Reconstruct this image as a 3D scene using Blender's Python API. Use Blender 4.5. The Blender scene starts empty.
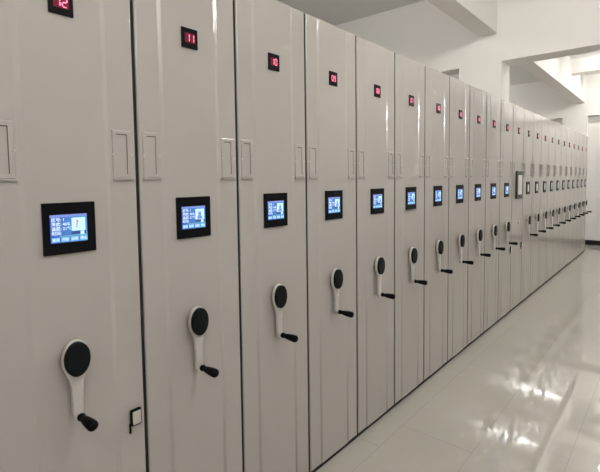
import bpy, bmesh, math, random
from mathutils import Vector, Matrix
scene = bpy.context.scene
C = bpy.context.scene.collection
random.seed(4)

# ------------------------------------------------------------------ camera
FPX, CX, CY = 438.643, 316.474, 205.731
YAW, PITCH, ROLL = 0.68682, 0.06163, -0.00986
cam_d = bpy.data.cameras.new('camera'); cam = bpy.data.objects.new('camera', cam_d); C.objects.link(cam)
ca, sa = math.cos(YAW), math.sin(YAW)
F0 = Vector((-sa, ca, 0)); R0 = Vector((ca, sa, 0)); U0 = Vector((0, 0, 1))
F1 = math.cos(PITCH)*F0 - math.sin(PITCH)*U0
U1 = math.cos(PITCH)*U0 + math.sin(PITCH)*F0
R2 = math.cos(ROLL)*R0 + math.sin(ROLL)*U1
U2 = math.cos(ROLL)*U1 - math.sin(ROLL)*R0
m = Matrix((R2, U2, -F1)).transposed().to_4x4()
m.translation = Vector((1.54335, -0.35968, 1.67969))
cam.matrix_world = m
cam_d.sensor_fit = 'HORIZONTAL'; cam_d.sensor_width = 36.0
cam_d.lens = FPX/600*36.0
cam_d.shift_x = (300-CX)/600; cam_d.shift_y = (CY-236)/600
cam_d.clip_start = 0.02
scene.camera = cam

# ------------------------------------------------------------------ world, lamps, exposure
w = bpy.data.worlds.new('world'); scene.world = w; w.use_nodes = True
w.node_tree.nodes['Background'].inputs['Color'].default_value = (0.8, 0.85, 0.9, 1)
w.node_tree.nodes['Background'].inputs['Strength'].default_value = 0.05
scene.view_settings.view_transform = 'Standard'
scene.view_settings.look = 'None'
scene.view_settings.gamma = 1.0
scene.view_settings.use_curve_mapping = False
scene.view_settings.exposure = 0.6
LAMP_COL = (1.0, 0.97, 0.93)
# bare tubes hang across the aisle, with unseen ones added above the racks; each lights the room from its own tube
LAMP_Z = 3.76
LAMPS = [(1.06, y) for y in (2.6, 9.05, 11.48)] + [(2.2, -1.6), (2.2, 1.0), (2.3, 6.3)]  # right-hand three are unseen, placed as fill for near panels and far bay
REAR_FILL_LAMPS = [(-1.4, 1.9)] + [(-3.7, y) for y in (7.2, 10.2)]  # unseen tubes added to brighten the ceiling and beams over the racks
TUBE_STRENGTH = 175.0

# ------------------------------------------------------------------ materials
def mat(name, col, rough=0.5, metal=0.0, spec=0.5, emit=None, estr=0.0, noise=0.0, nscale=3.0, bump=0.0, bscale=60.0, coat=0.0):
    mt = bpy.data.materials.new(name); mt.use_nodes = True
    nt = mt.node_tree; b = nt.nodes['Principled BSDF']
    b.inputs['Base Color'].default_value = (*col, 1)
    b.inputs['Roughness'].default_value = rough
    b.inputs['Metallic'].default_value = metal
    b.inputs['Specular IOR Level'].default_value = spec
    b.inputs['Coat Weight'].default_value = coat
    if emit:
        b.inputs['Emission Color'].default_value = (*emit, 1); b.inputs['Emission Strength'].default_value = estr
    tc = None
    if noise or bump:
        tc = nt.nodes.new('ShaderNodeTexCoord')
    if noise:
        n = nt.nodes.new('ShaderNodeTexNoise'); n.inputs['Scale'].default_value = nscale; n.inputs['Detail'].default_value = 4
        nt.links.new(tc.outputs['Object'], n.inputs['Vector'])
        r = nt.nodes.new('ShaderNodeMapRange'); r.inputs['To Min'].default_value = 1-noise; r.inputs['To Max'].default_value = 1+noise
        nt.links.new(n.outputs['Fac'], r.inputs['Value'])
        mx = nt.nodes.new('ShaderNodeVectorMath'); mx.operation = 'SCALE'; mx.inputs[0].default_value = col
        nt.links.new(r.outputs['Result'], mx.inputs['Scale'])
        nt.links.new(mx.outputs['Vector'], b.inputs['Base Color'])
    if bump:
        n = nt.nodes.new('ShaderNodeTexNoise'); n.inputs['Scale'].default_value = bscale; n.inputs['Detail'].default_value = 2
        nt.links.new(tc.outputs['Object'], n.inputs['Vector'])
        bp = nt.nodes.new('ShaderNodeBump'); bp.inputs['Strength'].default_value = bump; bp.inputs['Distance'].default_value = 0.002
        nt.links.new(n.outputs['Fac'], bp.inputs['Height']); nt.links.new(bp.outputs['Normal'], b.inputs['Normal'])
    return mt

PANEL = mat('warm_grey_powder_coat', (0.415, 0.389, 0.362), 0.16, spec=0.5, noise=0.025, nscale=2.5, bump=0.02, bscale=5)
HOLDER = mat('grey_label_holder_plastic', (0.52, 0.49, 0.44), 0.35)
SLOT_SHADE = mat('slot_edge_shade', (0.07, 0.06, 0.052), 0.8)  # near-black colour painted as the shade inside the label slots
FAR_HOLDER = mat('grey_brown_far_holder', (0.22, 0.20, 0.185), 0.6)  # darker grey-brown for the holders beyond the terminal
BODY = mat('grey_steel_body', (0.50, 0.47, 0.43), 0.4)
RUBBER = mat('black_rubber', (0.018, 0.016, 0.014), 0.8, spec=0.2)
BLACK = mat('black_gloss_plastic', (0.004, 0.004, 0.005), 0.5, spec=0.08)
CAPM = mat('black_textured_cap', (0.005, 0.008, 0.008), 0.5, spec=0.12, bump=0.3, bscale=400)
WHITEP = mat('off_white_plastic', (0.50, 0.475, 0.445), 0.35)
STEEL = mat('brushed_steel', (0.55, 0.54, 0.51), 0.35, metal=0.8)
SILVER = mat('pale_lock_plate', (0.46, 0.44, 0.39), 0.4)
GREENGREY = mat('dark_grey_metal_frame', (0.03, 0.034, 0.028), 0.4)
TERM = mat('pale_terminal_glass', (0.62, 0.61, 0.59), 0.3)
def emis(name, c, s): return mat(name, tuple(v*0.2 for v in c), 0.3, emit=c, estr=s)
SEG_ON = emis('lit_red_segment', (1.0, 0.22, 0.36), 1.30)
SEG_OFF = mat('unlit_segment', (0.06, 0.02, 0.024), 0.5, spec=0.2)
SEG_GLASS = mat('display_glass_with_bloom', (0.02, 0.002, 0.005), 0.4, spec=0.15, emit=(0.5, 0.0, 0.06), estr=0.28)  # faint red emission stands for the bloom of the lit digits
SCR_BG = mat('lit_blue_screen', (0.01, 0.03, 0.12), 0.2)
nt = SCR_BG.node_tree; b_ = nt.nodes['Principled BSDF']
tc_ = nt.nodes.new('ShaderNodeTexCoord'); sp_ = nt.nodes.new('ShaderNodeSeparateXYZ'); rp_ = nt.nodes.new('ShaderNodeValToRGB')
mr_ = nt.nodes.new('ShaderNodeMapRange'); mr_.inputs['From Min'].default_value = -0.055; mr_.inputs['From Max'].default_value = 0.055
nt.links.new(tc_.outputs['Object'], sp_.inputs['Vector']); nt.links.new(sp_.outputs['Y'], mr_.inputs['Value'])
nt.links.new(mr_.outputs['Result'], rp_.inputs['Fac'])
rp_.color_ramp.elements[0].color = (0.05, 0.12, 0.55, 1); rp_.color_ramp.elements[1].color = (0.12, 0.42, 0.85, 1)
nt.links.new(rp_.outputs['Color'], b_.inputs['Emission Color']); b_.inputs['Emission Strength'].default_value = 0.54
SCR_BAR = emis('screen_title_bar', (0.22, 0.32, 0.80), 0.55)
SCR_TXT = emis('screen_white_text', (0.65, 0.82, 1.0), 0.66)
SCR_BTN = emis('screen_button', (0.16, 0.45, 0.80), 0.66)
SCR_PIC = emis('screen_picture', (0.50, 0.80, 0.95), 0.78)
SCR_NAVY = emis('screen_navy', (0.02, 0.06, 0.30), 0.62)
SCR_RED = emis('screen_red_mark', (0.62, 0.26, 0.36), 0.70)
SCR_GRN = emis('screen_green_line', (0.15, 0.45, 0.35), 0.70)
SCR_IDLE = mat('pale_idle_screen', (0.45, 0.46, 0.46), 0.2, emit=(0.75, 0.80, 0.85), estr=0.27)
WALL = mat('white_wall_paint', (0.72, 0.71, 0.69), 0.75, noise=0.02, nscale=0.8, bump=0.05, bscale=120)
WALL2 = mat('white_beam_paint', (0.80, 0.785, 0.755), 0.75, noise=0.015, nscale=1.2)
CEIL = mat('white_ceiling_paint', (0.74, 0.74, 0.72), 0.85, noise=0.02, nscale=0.6)
SKIRT = mat('black_skirting', (0.008, 0.008, 0.009), 0.3)
WALL_STRIP = mat('grey_wall_strip', (0.66, 0.65, 0.64), 0.5)

# floor: polished tiles, joints in running columns
FLOOR = bpy.data.materials.new('polished_cream_tiles'); FLOOR.use_nodes = True
nt = FLOOR.node_tree; fb = nt.nodes['Principled BSDF']
def N(t, **k):
    n = nt.nodes.new(t)
    for a, v in k.items(): setattr(n, a, v)
    return n
def M(op, a, b=None, c=None):
    n = N('ShaderNodeMath', operation=op)
    for i, v in enumerate((a, b, c)):
        if v is None: continue
        if isinstance(v, (int, float)): n.inputs[i].default_value = v
        else: nt.links.new(v, n.inputs[i])
    return n.outputs[0]
tc = N('ShaderNodeTexCoord'); sx = N('ShaderNodeSeparateXYZ'); nt.links.new(tc.outputs['Object'], sx.inputs[0])
TX, TY = 0.4725, 1.24
u = M('DIVIDE', M('SUBTRACT', sx.outputs['X'], 0.157), TX)
colno = M('FLOOR', u)
v = M('DIVIDE', M('SUBTRACT', sx.outputs['Y'], M('MULTIPLY_ADD', colno, 0.30, 2.23)), TY)
row = M('FLOOR', v)
du = M('MULTIPLY', M('MINIMUM', M('FRACT', u), M('SUBTRACT', 1.0, M('FRACT', u))), TX)
dv = M('MULTIPLY', M('MINIMUM', M('FRACT', v), M('SUBTRACT', 1.0, M('FRACT', v))), TY)
joint = M('LESS_THAN', M('MINIMUM', du, dv), 0.0012)
wn = N('ShaderNodeTexWhiteNoise', noise_dimensions='2D'); cb = N('ShaderNodeCombineXYZ')
nt.links.new(colno, cb.inputs[0]); nt.links.new(row, cb.inputs[1]); nt.links.new(cb.outputs[0], wn.inputs['Vector'])
ns = N('ShaderNodeTexNoise'); ns.inputs['Scale'].default_value = 2.2; ns.inputs['Detail'].default_value = 5
nt.links.new(tc.outputs['Object'], ns.inputs['Vector'])
k1 = M('ADD', M('MULTIPLY_ADD', wn.outputs['Value'], 0.035, 0.96), M('MULTIPLY', ns.outputs['Fac'], 0.05))
scn = N('ShaderNodeVectorMath', operation='SCALE'); scn.inputs[0].default_value = (0.43, 0.413, 0.368)
nt.links.new(k1, scn.inputs['Scale'])
mix = N('ShaderNodeMix', data_type='RGBA'); nt.links.new(joint, mix.inputs['Factor'])
nt.links.new(scn.outputs[0], mix.inputs['A']); mix.inputs['B'].default_value = (0.30, 0.285, 0.25, 1)
nt.links.new(mix.outputs['Result'], fb.inputs['Base Color'])
fb.inputs['Roughness'].default_value = 0.012
fb.inputs['Specular IOR Level'].default_value = 0.5
fb.inputs['IOR'].default_value = 2.15

# ------------------------------------------------------------------ mesh helpers
def bx(bm, x0, x1, y0, y1, z0, z1, mi=0, bev=0.0):
    r = bmesh.ops.create_cube(bm, size=1.0)
    vs = r['verts']
    bmesh.ops.scale(bm, vec=(x1-x0, y1-y0, z1-z0), verts=vs)
    bmesh.ops.translate(bm, vec=((x0+x1)/2, (y0+y1)/2, (z0+z1)/2), verts=vs)
    fs = set(f for v_ in vs for f in v_.link_faces)
    for f in fs: f.material_index = mi
    if bev > 0:
        es = list(set(e for v_ in vs for e in v_.link_edges))
        bmesh.ops.bevel(bm, geom=es, offset=bev, segments=2, affect='EDGES', profile=0.5)
    return vs
def loft(bm, rings, cap=True, mi=0, closed=True):
    """rings: list of equal-length point lists"""
    V = [[bm.verts.new(p) for p in r] for r in rings]
    n = len(V[0])
    for a, b in zip(V, V[1:]):
        for i in range(n if closed else n-1):
            j = (i+1) % n
            f = bm.faces.new((a[i], a[j], b[j], b[i])); f.material_index = mi; f.smooth = True
    if cap:
        for r, rev in ((V[0], True), (V[-1], False)):
            f = bm.faces.new(list(reversed(r)) if rev else r); f.material_index = mi
    return V
def finish(bm, name, mats, parent=None, smooth=None):
    bmesh.ops.recalc_face_normals(bm, faces=bm.faces)
    me = bpy.data.meshes.new(name); bm.to_mesh(me); bm.free()
    if not isinstance(mats, (list, tuple)): mats = [mats]
    for q in mats: me.materials.append(q)
    if smooth:
        for p in me.polygons: p.use_smooth = True
        try: me.set_sharp_from_angle(angle=math.radians(smooth))
        except Exception: pass
    o = bpy.data.objects.new(name, me); C.objects.link(o)
    if parent: o.parent = parent
    return o
def tag(o, label=None, cat=None, group=None, kind=None):
    if label: o['label'] = label
    if cat: o['category'] = cat
    if group: o['group'] = group
    if kind: o['kind'] = kind
    return o
def struct(name, box, m_, bev=0.0):
    bm = bmesh.new(); bx(bm, *box, bev=bev); o = finish(bm, name, m_); o['kind'] = 'structure'; return o
def empty(name, loc):
    o = bpy.data.objects.new(name, None); o.empty_display_size = 0.1; C.objects.link(o); o.location = loc; return o

# ------------------------------------------------------------------ the setting
XL, XR, YB, YF, ZC = -5.6, 3.2, -3.4, 12.10, 4.08
Y1, Y1b, Y2 = 5.29, 5.60, 11.97
ZB, ZL = 3.09, 3.436
struct('floor', (XL, XR, YB, YF, -0.1, 0.0), FLOOR)
struct('ceiling', (XL, XR, YB, YF, ZC, ZC+0.15), CEIL)
struct('wall_far', (XL, XR, YF, YF+0.15, 0, ZC), WALL)
struct('wall_near', (XL, XR, YB-0.15, YB, 0, ZC), WALL)
struct('wall_left', (XL-0.15, XL, YB, YF, 0, ZC), WALL)
struct('wall_right', (XR, XR+0.15, YB, YF, 0, ZC), WALL)
struct('baseboard_far', (XL, XR, YF-0.015, YF, 0.0, 0.118), SKIRT, 0.003)
struct('trim_1', (-0.68, -0.15, Y1, 5.62, 0, ZC), WALL2)                 # column in the row
struct('trim_2', (-0.68, -0.15, Y2, YF, 0, ZC), WALL2)                   # column at the far wall
struct('trim_3', (-0.15, XR, Y1, Y1b, ZB, ZC), WALL2)                    # crossbeam over the aisle
struct('trim_4', (XL, -0.68, Y1+0.02, Y1b+0.02, ZB, ZC), WALL2)              # crossbeam over the racks
struct('trim_5', (-0.43, -0.21, YB, Y1, ZL, ZC), WALL2)                  # long beam, near bay
struct('trim_6', (-0.43, -0.21, 5.62, Y2, ZL, ZC), WALL2)                # long beam, far bay
struct('trim_7', (-0.21, XR, 10.10, 10.33, 3.79, ZC), WALL2)             # shallow beam
struct('trim_8', (-0.15, XR, Y2, YF, ZB+0.03, ZC), WALL2)                # beam along the far wall
struct('trim_9', (XL, -0.68, Y2, YF, ZB+0.03, ZC), WALL2)
struct('trim_10', (-0.15, XR, YF-0.03, YF, ZB-0.105, ZB-0.03), WALL_STRIP, 0.004)  # grey strip on the far wall below the beam

# ------------------------------------------------------------------ shelving unit
W = 0.48; H = 2.555; NU = 23
CF = 0.003      # front of the raised middle field
def panel_profile():
    pts = [(-0.060, 0.007), (-0.008, 0.007)]
    for a in range(1, 5):
        t = a/4*math.pi/2
        pts.append((-0.008+0.008*math.sin(t), 0.007+0.010*(1-math.cos(t))))
    pts += [(0.0, 0.098), (0.0006, 0.102), (0.0026, 0.112), (CF, 0.116),
            (CF, 0.360), (0.0026, 0.364), (0.0006, 0.374), (0.0, 0.379)]
    pts += [(0.0, 0.470)]
    for a in range(1, 4):
        t = a/3*math.pi/2
        pts.append((-0.004+0.004*math.cos(t), 0.470+0.004*math.sin(t)))
    pts += [(-0.060, 0.474)]
    return pts
def make_panel(parent):
    bm = bmesh.new(); pr = panel_profile()
    rings = []
    for z, off in ((0.026, 0.003), (0.029, 0.0), (1.0, 0), (H-0.008, 0.0), (H-0.003, 0.002), (H, 0.006)):
        rings.append([(x-off if x > -0.05 else x, y, z) for x, y in pr])
    loft(bm, rings)
    for f in bm.faces: f.smooth = f.calc_area() < 0.04 and max(v_.co.z for v_ in f.verts)-min(v_.co.z for v_ in f.verts) > 0.3
    return finish(bm, 'front_panel', PANEL, parent)
def make_body(parent, fixed=False):
    bm = bmesh.new()
    if fixed:
        bx(bm, -0.135, -0.061, 0.004, 0.470, 0.026, 2.52)
        bx(bm, -2.6, -0.70, 0.004, 0.470, 0.026, 2.52)
    else:
        bx(bm, -2.6, -0.061, 0.004, 0.470, 0.026, 2.52)
        bx(bm, -2.61, -0.07, 0.002, 0.478, 2.50, 2.535)      # top tray
    return finish(bm, 'cabinet_body', BODY, parent)
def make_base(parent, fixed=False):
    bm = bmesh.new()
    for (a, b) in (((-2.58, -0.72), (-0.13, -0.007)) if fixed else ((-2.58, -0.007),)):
        bx(bm, a, b, 0.001, 0.479, 0.0, 0.0255)  # base block; its black front paints the shaded gap under the panel
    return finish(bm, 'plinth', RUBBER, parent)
def make_seal(parent):
    bm = bmesh.new(); bx(bm, -0.060, -0.0015, 0.4743, 0.4845, 0.03, H-0.004)
    return finish(bm, 'rubber_seal', RUBBER, parent)
def make_holder(parent, yc, far_tone=False):
    x1 = 0.0035
    zo0, zo1, zi0, zi1 = 1.688, 1.862, 1.703, 1.846; ho, hi = 0.035, 0.0195
    def rect(h, a, b, x): return [(x, yc-h, a), (x, yc+h, a), (x, yc+h, b), (x, yc-h, b)]
    bm = bmesh.new()
    loft(bm, [rect(ho, zo0, zo1, 0.0), rect(ho-.0015, zo0+.001, zo1-.003, .0024), rect(ho-.004, zo0+.002, zo1-.005, x1),
              rect(hi, zi0, zi1, x1), rect(hi, zi0, zi1, 0.0003)], cap=False)
    for f in bm.faces: f.smooth = False
    bx(bm, 0.0, x1+0.0055, yc-ho-0.001, yc+ho+0.001, zo0-0.006, zo0, bev=0.001)
    o = finish(bm, 'label_holder', PANEL if not far_tone else FAR_HOLDER, parent)
    bm = bmesh.new(); bx(bm, 0.0001, 0.0006, yc-hi, yc+hi, zi0, zi1)  # dark sheet left showing at top and right as the slot's painted shade
    finish(bm, 'slot_shade_backing', SLOT_SHADE, o)
    bm = bmesh.new(); bx(bm, 0.0005, 0.0014, yc-hi, yc+hi-.0022, zi0, zi1-.0032)
    finish(bm, 'label_card', PANEL if not far_tone else FAR_HOLDER, o)
    for s in (-1, 1):
        bm = bmesh.new()
        n = 10
        rings = []
        for xx, rr in ((x1-0.003, 0.0040), (x1+0.001, 0.0040), (x1+0.0028, 0.0024)):
            rings.append([(xx, yc+s*0.0325+rr*math.cos(2*math.pi*i/n), 1.772+rr*math.sin(2*math.pi*i/n)) for i in range(n)])
        loft(bm, rings); finish(bm, 'screw', STEEL, o, smooth=40)
    return o
SEGS = {'a': (0, 1), 'b': (1, .5), 'c': (1, -.5), 'd': (0, -1), 'e': (-1, -.5), 'f': (-1, .5), 'g': (0, 0)}
DIG = {'0': 'abcdef', '1': 'bc', '2': 'abged', '3': 'abgcd', '4': 'fgbc', '5': 'afgcd', '6': 'afgedc', '7': 'abc', '8': 'abcdefg', '9': 'abcdfg'}
def make_display(parent, text):
    yc, zc = 0.238, 2.252
    bm = bmesh.new(); bx(bm, CF-0.002, CF+0.006, yc-0.037, yc+0.037, zc-0.0415, zc+0.0365, bev=0.0015)
    o = finish(bm, 'number_display', BLACK, parent)
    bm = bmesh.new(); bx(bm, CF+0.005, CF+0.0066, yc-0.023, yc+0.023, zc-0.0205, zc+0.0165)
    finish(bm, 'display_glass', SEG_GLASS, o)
    xf = CF+0.0070
    for i, ch in enumerate(text):
        bm = bmesh.new(); zd = zc-0.002; cy_ = yc-0.0105+i*0.0210; hw, hh, t = 0.0068, 0.0145, 0.0026
        for s, (a, b) in SEGS.items():
            on = s in DIG[ch]
            if a == 0: box = (cy_-hw+t*.8, cy_+hw-t*.8, zd+b*hh-t*.7, zd+b*hh+t*.7)
            else:
                z_ = zd+b*hh; box = (cy_+a*hw-t*.7, cy_+a*hw+t*.7, z_-hh*.5+t*.6, z_+hh*.5-t*.6)
            bx(bm, xf-0.001, xf if on else xf-0.0002, *box, mi=0 if on else 1)
        finish(bm, 'digit', [SEG_ON, SEG_OFF], o)
    return o
# --- writing on the screens, built once from text curves
_tx = {}
def text_mesh(s, size):
    key = (s, size)
    if key in _tx: return _tx[key]
    cu = bpy.data.curves.new('t', 'FONT'); cu.body = s; cu.size = size; cu.offset = 0.028*size; cu.resolution_u = 2
    ob = bpy.data.objects.new('t', cu); C.objects.link(ob)
    dg = bpy.context.evaluated_depsgraph_get()
    me = bpy.data.meshes.new_from_object(ob.evaluated_get(dg))
    bpy.data.objects.remove(ob); _tx[key] = me
    return me
def add_text(bm, s, size, y, z, x, mi):
    me = text_mesh(s, size)
    vs = [bm.verts.new((x, y+v_.co.x, z+v_.co.y)) for v_ in me.vertices]
    for p in me.polygons:
        try: f = bm.faces.new([vs[i] for i in p.vertices]); f.material_index = mi
        except Exception: pass
def make_screen(parent, kind):
    yc, zc = 0.236, 1.5245
    bm = bmesh.new(); bx(bm, CF-0.002, CF+0.008, yc-0.081, yc+0.0805, zc-0.082, zc+0.0855, bev=0.0015)
    o = finish(bm, 'control_screen', BLACK, parent)
    bm = bmesh.new()
    w_, h_ = 0.0565, 0.0455
    zo = 0.0015
    mats = [SCR_BG, SCR_BAR, SCR_TXT, SCR_BTN, SCR_PIC, SCR_NAVY, SCR_RED, SCR_GRN]
    if kind == 'idle':
        bx(bm, 0, 0.001, -.028, .028, zo-.048, zo+.048); mats = [SCR_IDLE]
    else:
        bx(bm, 0, 0.001, -w_, w_, zo-h_, zo+h_)
        e = 0.0014
        bx(bm, .0005, e, -w_, w_, zo+h_-.008, zo+h_, 1)
        rows = ['区号: 1', '湿度: 46%', '温度: 21℃', '时间:']
        for i, s in enumerate(rows):
            add_text(bm, s, 0.0135, -w_+.003, zo+h_-.021-i*0.0145, e+.0004, 2)
        bx(bm, .0005, e, 0.008, w_-.006, zo-.012, zo+h_-.012, 4)
        bx(bm, .0005, e+.0002, 0.006, w_-.004, zo-.021, zo-.010, 5)
        bx(bm, .0005, e+.0004, w_-.022, w_-.010, zo-.023, zo-.011, 4)
        bx(bm, .0005, e, -w_+.028, w_-.002, zo-.0255, zo-.0235, 7)
        if kind == 'mark': add_text(bm, '?', 0.034, 0.019, zo+.002, e+.0006, 6)
        else:
            bx(bm, .0005, e+.0003, 0.022, 0.036, zo+.004, zo+.022, 1); bx(bm, .0005, e+.0003, 0.017, 0.041, zo-.008, zo+.004, 1)
        for i in range(4):
            a = -w_+.003+i*.0285
            bx(bm, .0005, e, a, a+.024, zo-h_+.003, zo-h_+.018, 3)
            add_text(bm, ['查询', '开架', '合架', '停止'][i], 0.0105, a+.0015, zo-h_+.0065, e+.0005, 2)
    s = finish(bm, 'screen', mats, o); s.location = (CF+0.0076, yc-0.0045, zc)
    return o
def ell(y, z, ry, rz, x, n=40):
    return [(x, y+ry*math.cos(2*math.pi*i/n), z+rz*math.sin(2*math.pi*i/n)) for i in range(n)]
def make_crank(parent):
    yc, zc = 0.2285, 1.0955
    # housing and arm: one off-white moulding
    bm = bmesh.new()
    loft(bm, [ell(yc, zc, .038, .055, .014), ell(yc, zc, .042, .060, .016),
              ell(yc, zc, .0437, .0617, .020), ell(yc, zc, .0437, .0617, .028), ell(yc, zc, .042, .0595, .032), ell(yc, zc, .039, .056, .033)])
    o = finish(bm, 'crank_handle', WHITEP, parent, smooth=45)
    bm = bmesh.new(); loft(bm, [ell(yc, zc, .018, .018, x, 24) for x in (CF-.001, .016)])
    finish(bm, 'shaft', BLACK, o, smooth=40)
    bm = bmesh.new()
    # arm outline, top to bottom, then lofted in thickness
    st = [(1.062, .036), (1.044, .030), (1.028, .0235), (1.010, .0195), (.985, .018), (.945, .017), (.910, .0168), (.897, .0155), (.888, .0115), (.884, .005)]
    out = [(yc-h_, z_) for z_, h_ in st] + [(yc+h_, z_) for z_, h_ in reversed(st)]
    def off(k, x): 
        c = [(yc, z_) for z_, _ in st]+[(yc, z_) for z_, _ in reversed(st)]
        return [(x, cy_+(y-cy_)*k, z) for (y, z), (cy_, _) in zip(out, c)]
    loft(bm, [off(.85, .017), off(1, .020), off(1, .029), off(.88, .032)])
    finish(bm, 'arm', WHITEP, o, smooth=50)
    bm = bmesh.new()
    loft(bm, [ell(yc, zc, .0395, .0572, .0315), ell(yc, zc, .0395, .0572, .045), ell(yc, zc, .037, .054, .048), ell(yc, zc, .020, .030, .049)])
    finish(bm, 'crank_cap', CAPM, o, smooth=40)
    bm = bmesh.new(); zg = .902
    prof = [(.042, .007), (.044, .0115), (.050, .0135), (.056, .0125), (.061, .0100), (.068, .0112), (.080, .0138), (.105, .0165), (.127, .0175), (.135, .0168), (.140, .0130), (.142, .007)]
    loft(bm, [ell(yc, zg, r_, r_, x, 24) for x, r_ in prof])
    finish(bm, 'grip', BLACK, o, smooth=60)
    bm = bmesh.new(); loft(bm, [ell(yc, zg, .006, .006, x, 14) for x in (.030, .043)])
    finish(bm, 'grip_pin', STEEL, o, smooth=40)
    return o
def make_latch(parent):
    yc, zc = 0.436, 0.800
    bm = bmesh.new()
    bx(bm, 0.0, 0.016, yc-.021, yc+.021, zc-.032, zc+.030, bev=.006)
    bx(bm, 0.004, 0.010, yc-.026, yc-.019, zc-.058, zc-.020, bev=.002)
    o = finish(bm, 'lock', BLACK, parent)
    bm = bmesh.new(); bx(bm, 0.010, 0.0185, yc-.0165, yc+.0165, zc-.027, zc+.0245, bev=.004)
    finish(bm, 'lock_plate', SILVER, o)['label'] = 'pale plate inside the black lock surround'
    return o
def make_terminal(parent):
    yc, z0, z1, hw = 0.262, 1.405, 1.748, 0.135
    bm = bmesh.new()
    x0, x1 = CF-.002, CF+.022
    bx(bm, x0, x1, yc-hw, yc-hw+.045, z0, z1); bx(bm, x0, x1, yc+hw-.045, yc+hw, z0, z1)
    bx(bm, x0, x1, yc-hw+.045, yc+hw-.045, z0, z0+.05); bx(bm, x0, x1, yc-hw+.045, yc+hw-.045, z1-.05, z1)
    o = finish(bm, 'terminal', GREENGREY, parent); o['label'] = 'tall dark-framed terminal with a pale panel'
    bm = bmesh.new(); bx(bm, x0+.004, x1-.001, yc-hw+.044, yc+hw-.044, z0+.049, z1-.049)
    finish(bm, 'terminal_panel', TERM, o)
    bm = bmesh.new(); loft(bm, [ell(yc+hw-.012, 1.57, .008, .008, x, 16) for x in (x1-.001, x1+.008)])
    finish(bm, 'terminal_knob', WHITEP, o, smooth=40)
    bm = bmesh.new(); loft(bm, [ell(.296, 1.099, r_, r_, x, 20) for x, r_ in ((CF-.001, .016), (CF+.012, .016), (CF+.016, .012))])
    finish(bm, 'round_knob', WHITEP, parent, smooth=40)

ORD = ['nearest', 'second nearest', 'third nearest', 'fourth nearest', 'fifth nearest', 'sixth nearest', 'seventh nearest', 'eighth nearest',
       'ninth nearest', 'tenth nearest', 'last blue-screened']
FAR = ['first', 'second', 'third', 'fourth', 'fifth', 'sixth', 'seventh', 'eighth', 'ninth', 'tenth']
def copy_tree(o, parent):
    c = o.copy(); C.objects.link(c); c.parent = parent
    for ch in list(o.children): copy_tree(ch, c)
    return c
first = {}
def part(key, root, fn, *a):
    if key in first: copy_tree(first[key], root)
    else: first[key] = fn(root, *a)
for k in range(NU):
    fixed = (k == 11); far = k >= 12
    root = empty('mobile_shelving_unit' if not fixed else 'fixed_shelving_unit', (0, W*k, 0))
    if k == 0: lab = 'nearest grey shelving unit, display 12, black and silver lock low at its right edge'
    elif k == 1: lab = 'second nearest grey shelving unit, directly beside the one with the lock'
    elif k == 2: lab = 'third nearest grey shelving unit, showing red 10, blue screen and crank'
    elif k == 3: lab = 'fourth nearest grey shelving unit, showing red 09, blue screen and crank'
    elif k < 10: lab = 'grey crank shelving unit with blue screen, %s in the row' % ORD[k]
    elif k == 10: lab = 'grey crank shelving unit with blue screen, just before the tall dark-framed terminal'
    elif fixed: lab = 'grey fixed shelving unit with tall dark-framed terminal and no crank'
    elif k < 22: lab = 'grey crank shelving unit with pale screen, %s beyond the tall terminal' % FAR[k-12]
    else: lab = 'farthest grey shelving unit at the far end of the row'
    tag(root, lab, 'shelving unit', 'compact shelving units in the long row')
    part('panel', root, make_panel)
    part('body'+str(fixed), root, make_body, fixed)
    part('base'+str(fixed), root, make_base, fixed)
    part('seal', root, make_seal)
    part('hl'+str(far), root, make_holder, 0.057, far)
    part('hr'+str(far), root, make_holder, 0.423, far)
    num = '%02d' % (12-k) if k < 12 else '%02d' % (k+1)
    make_display(root, num)
    if fixed: make_terminal(root)
    else:
        part('scr'+('mark' if k == 0 else 'idle' if far else 'photo'), root, make_screen, 'mark' if k == 0 else 'idle' if far else 'photo')
        part('crank', root, make_crank)
    if k in (0, 10, 11): part('latch', root, make_latch)

# ------------------------------------------------------------------ lamps and the small fitting on the crossbeam
TUBE = mat('lit_tube', (0.9, 0.9, 0.88), 0.3, emit=LAMP_COL, estr=TUBE_STRENGTH)
for i, (lx, ly) in enumerate(LAMPS+REAR_FILL_LAMPS):
    if i == 0:
        t = empty('tube_lamp', (lx, ly, LAMP_Z))
        bm = bmesh.new(); bx(bm, -.5, .5, -.022, .022, 0.012, .05, bev=.006)
        bx(bm, -.42, -.40, -.01, .01, .05, ZC-LAMP_Z); bx(bm, .40, .42, -.01, .01, .05, ZC-LAMP_Z)
        finish(bm, 'housing', WHITEP, t)
        bm = bmesh.new()
        loft(bm, [[(x, .014*math.cos(a*math.pi/8), -.012+.014*math.sin(a*math.pi/8)) for a in range(16)] for x in (-.46, .46)])
        finish(bm, 'tube', TUBE, t, smooth=40)
        first['lamp'] = t
    else:
        t = copy_tree(first['lamp'], None); t.location = (lx, ly, LAMP_Z)
    if i < len(LAMPS): tag(t, 'white tube lamp hanging across the aisle in front of the racks, right-hand ones placed as fill', 'lamp', 'tube lamps over the front aisle')
    else: tag(t, 'unseen white tube lamp added as fill above the tops of the racks', 'lamp', 'added fill tubes above the racks')
s = empty('beam_sensor', (0.872, Y1, 3.478))
bm = bmesh.new(); loft(bm, [[(r_*math.cos(a*math.pi/8), y, r_*math.sin(a*math.pi/8)) for a in range(16)] for y, r_ in ((0, .03), (-.012, .03), (-.02, .02))])
finish(bm, 'sensor_cover', mat('bright_white_plastic', (0.95, 0.95, 0.95), 0.3), s, smooth=40)
tag(s, 'small round white fitting on the crossbeam above the aisle', 'sensor')
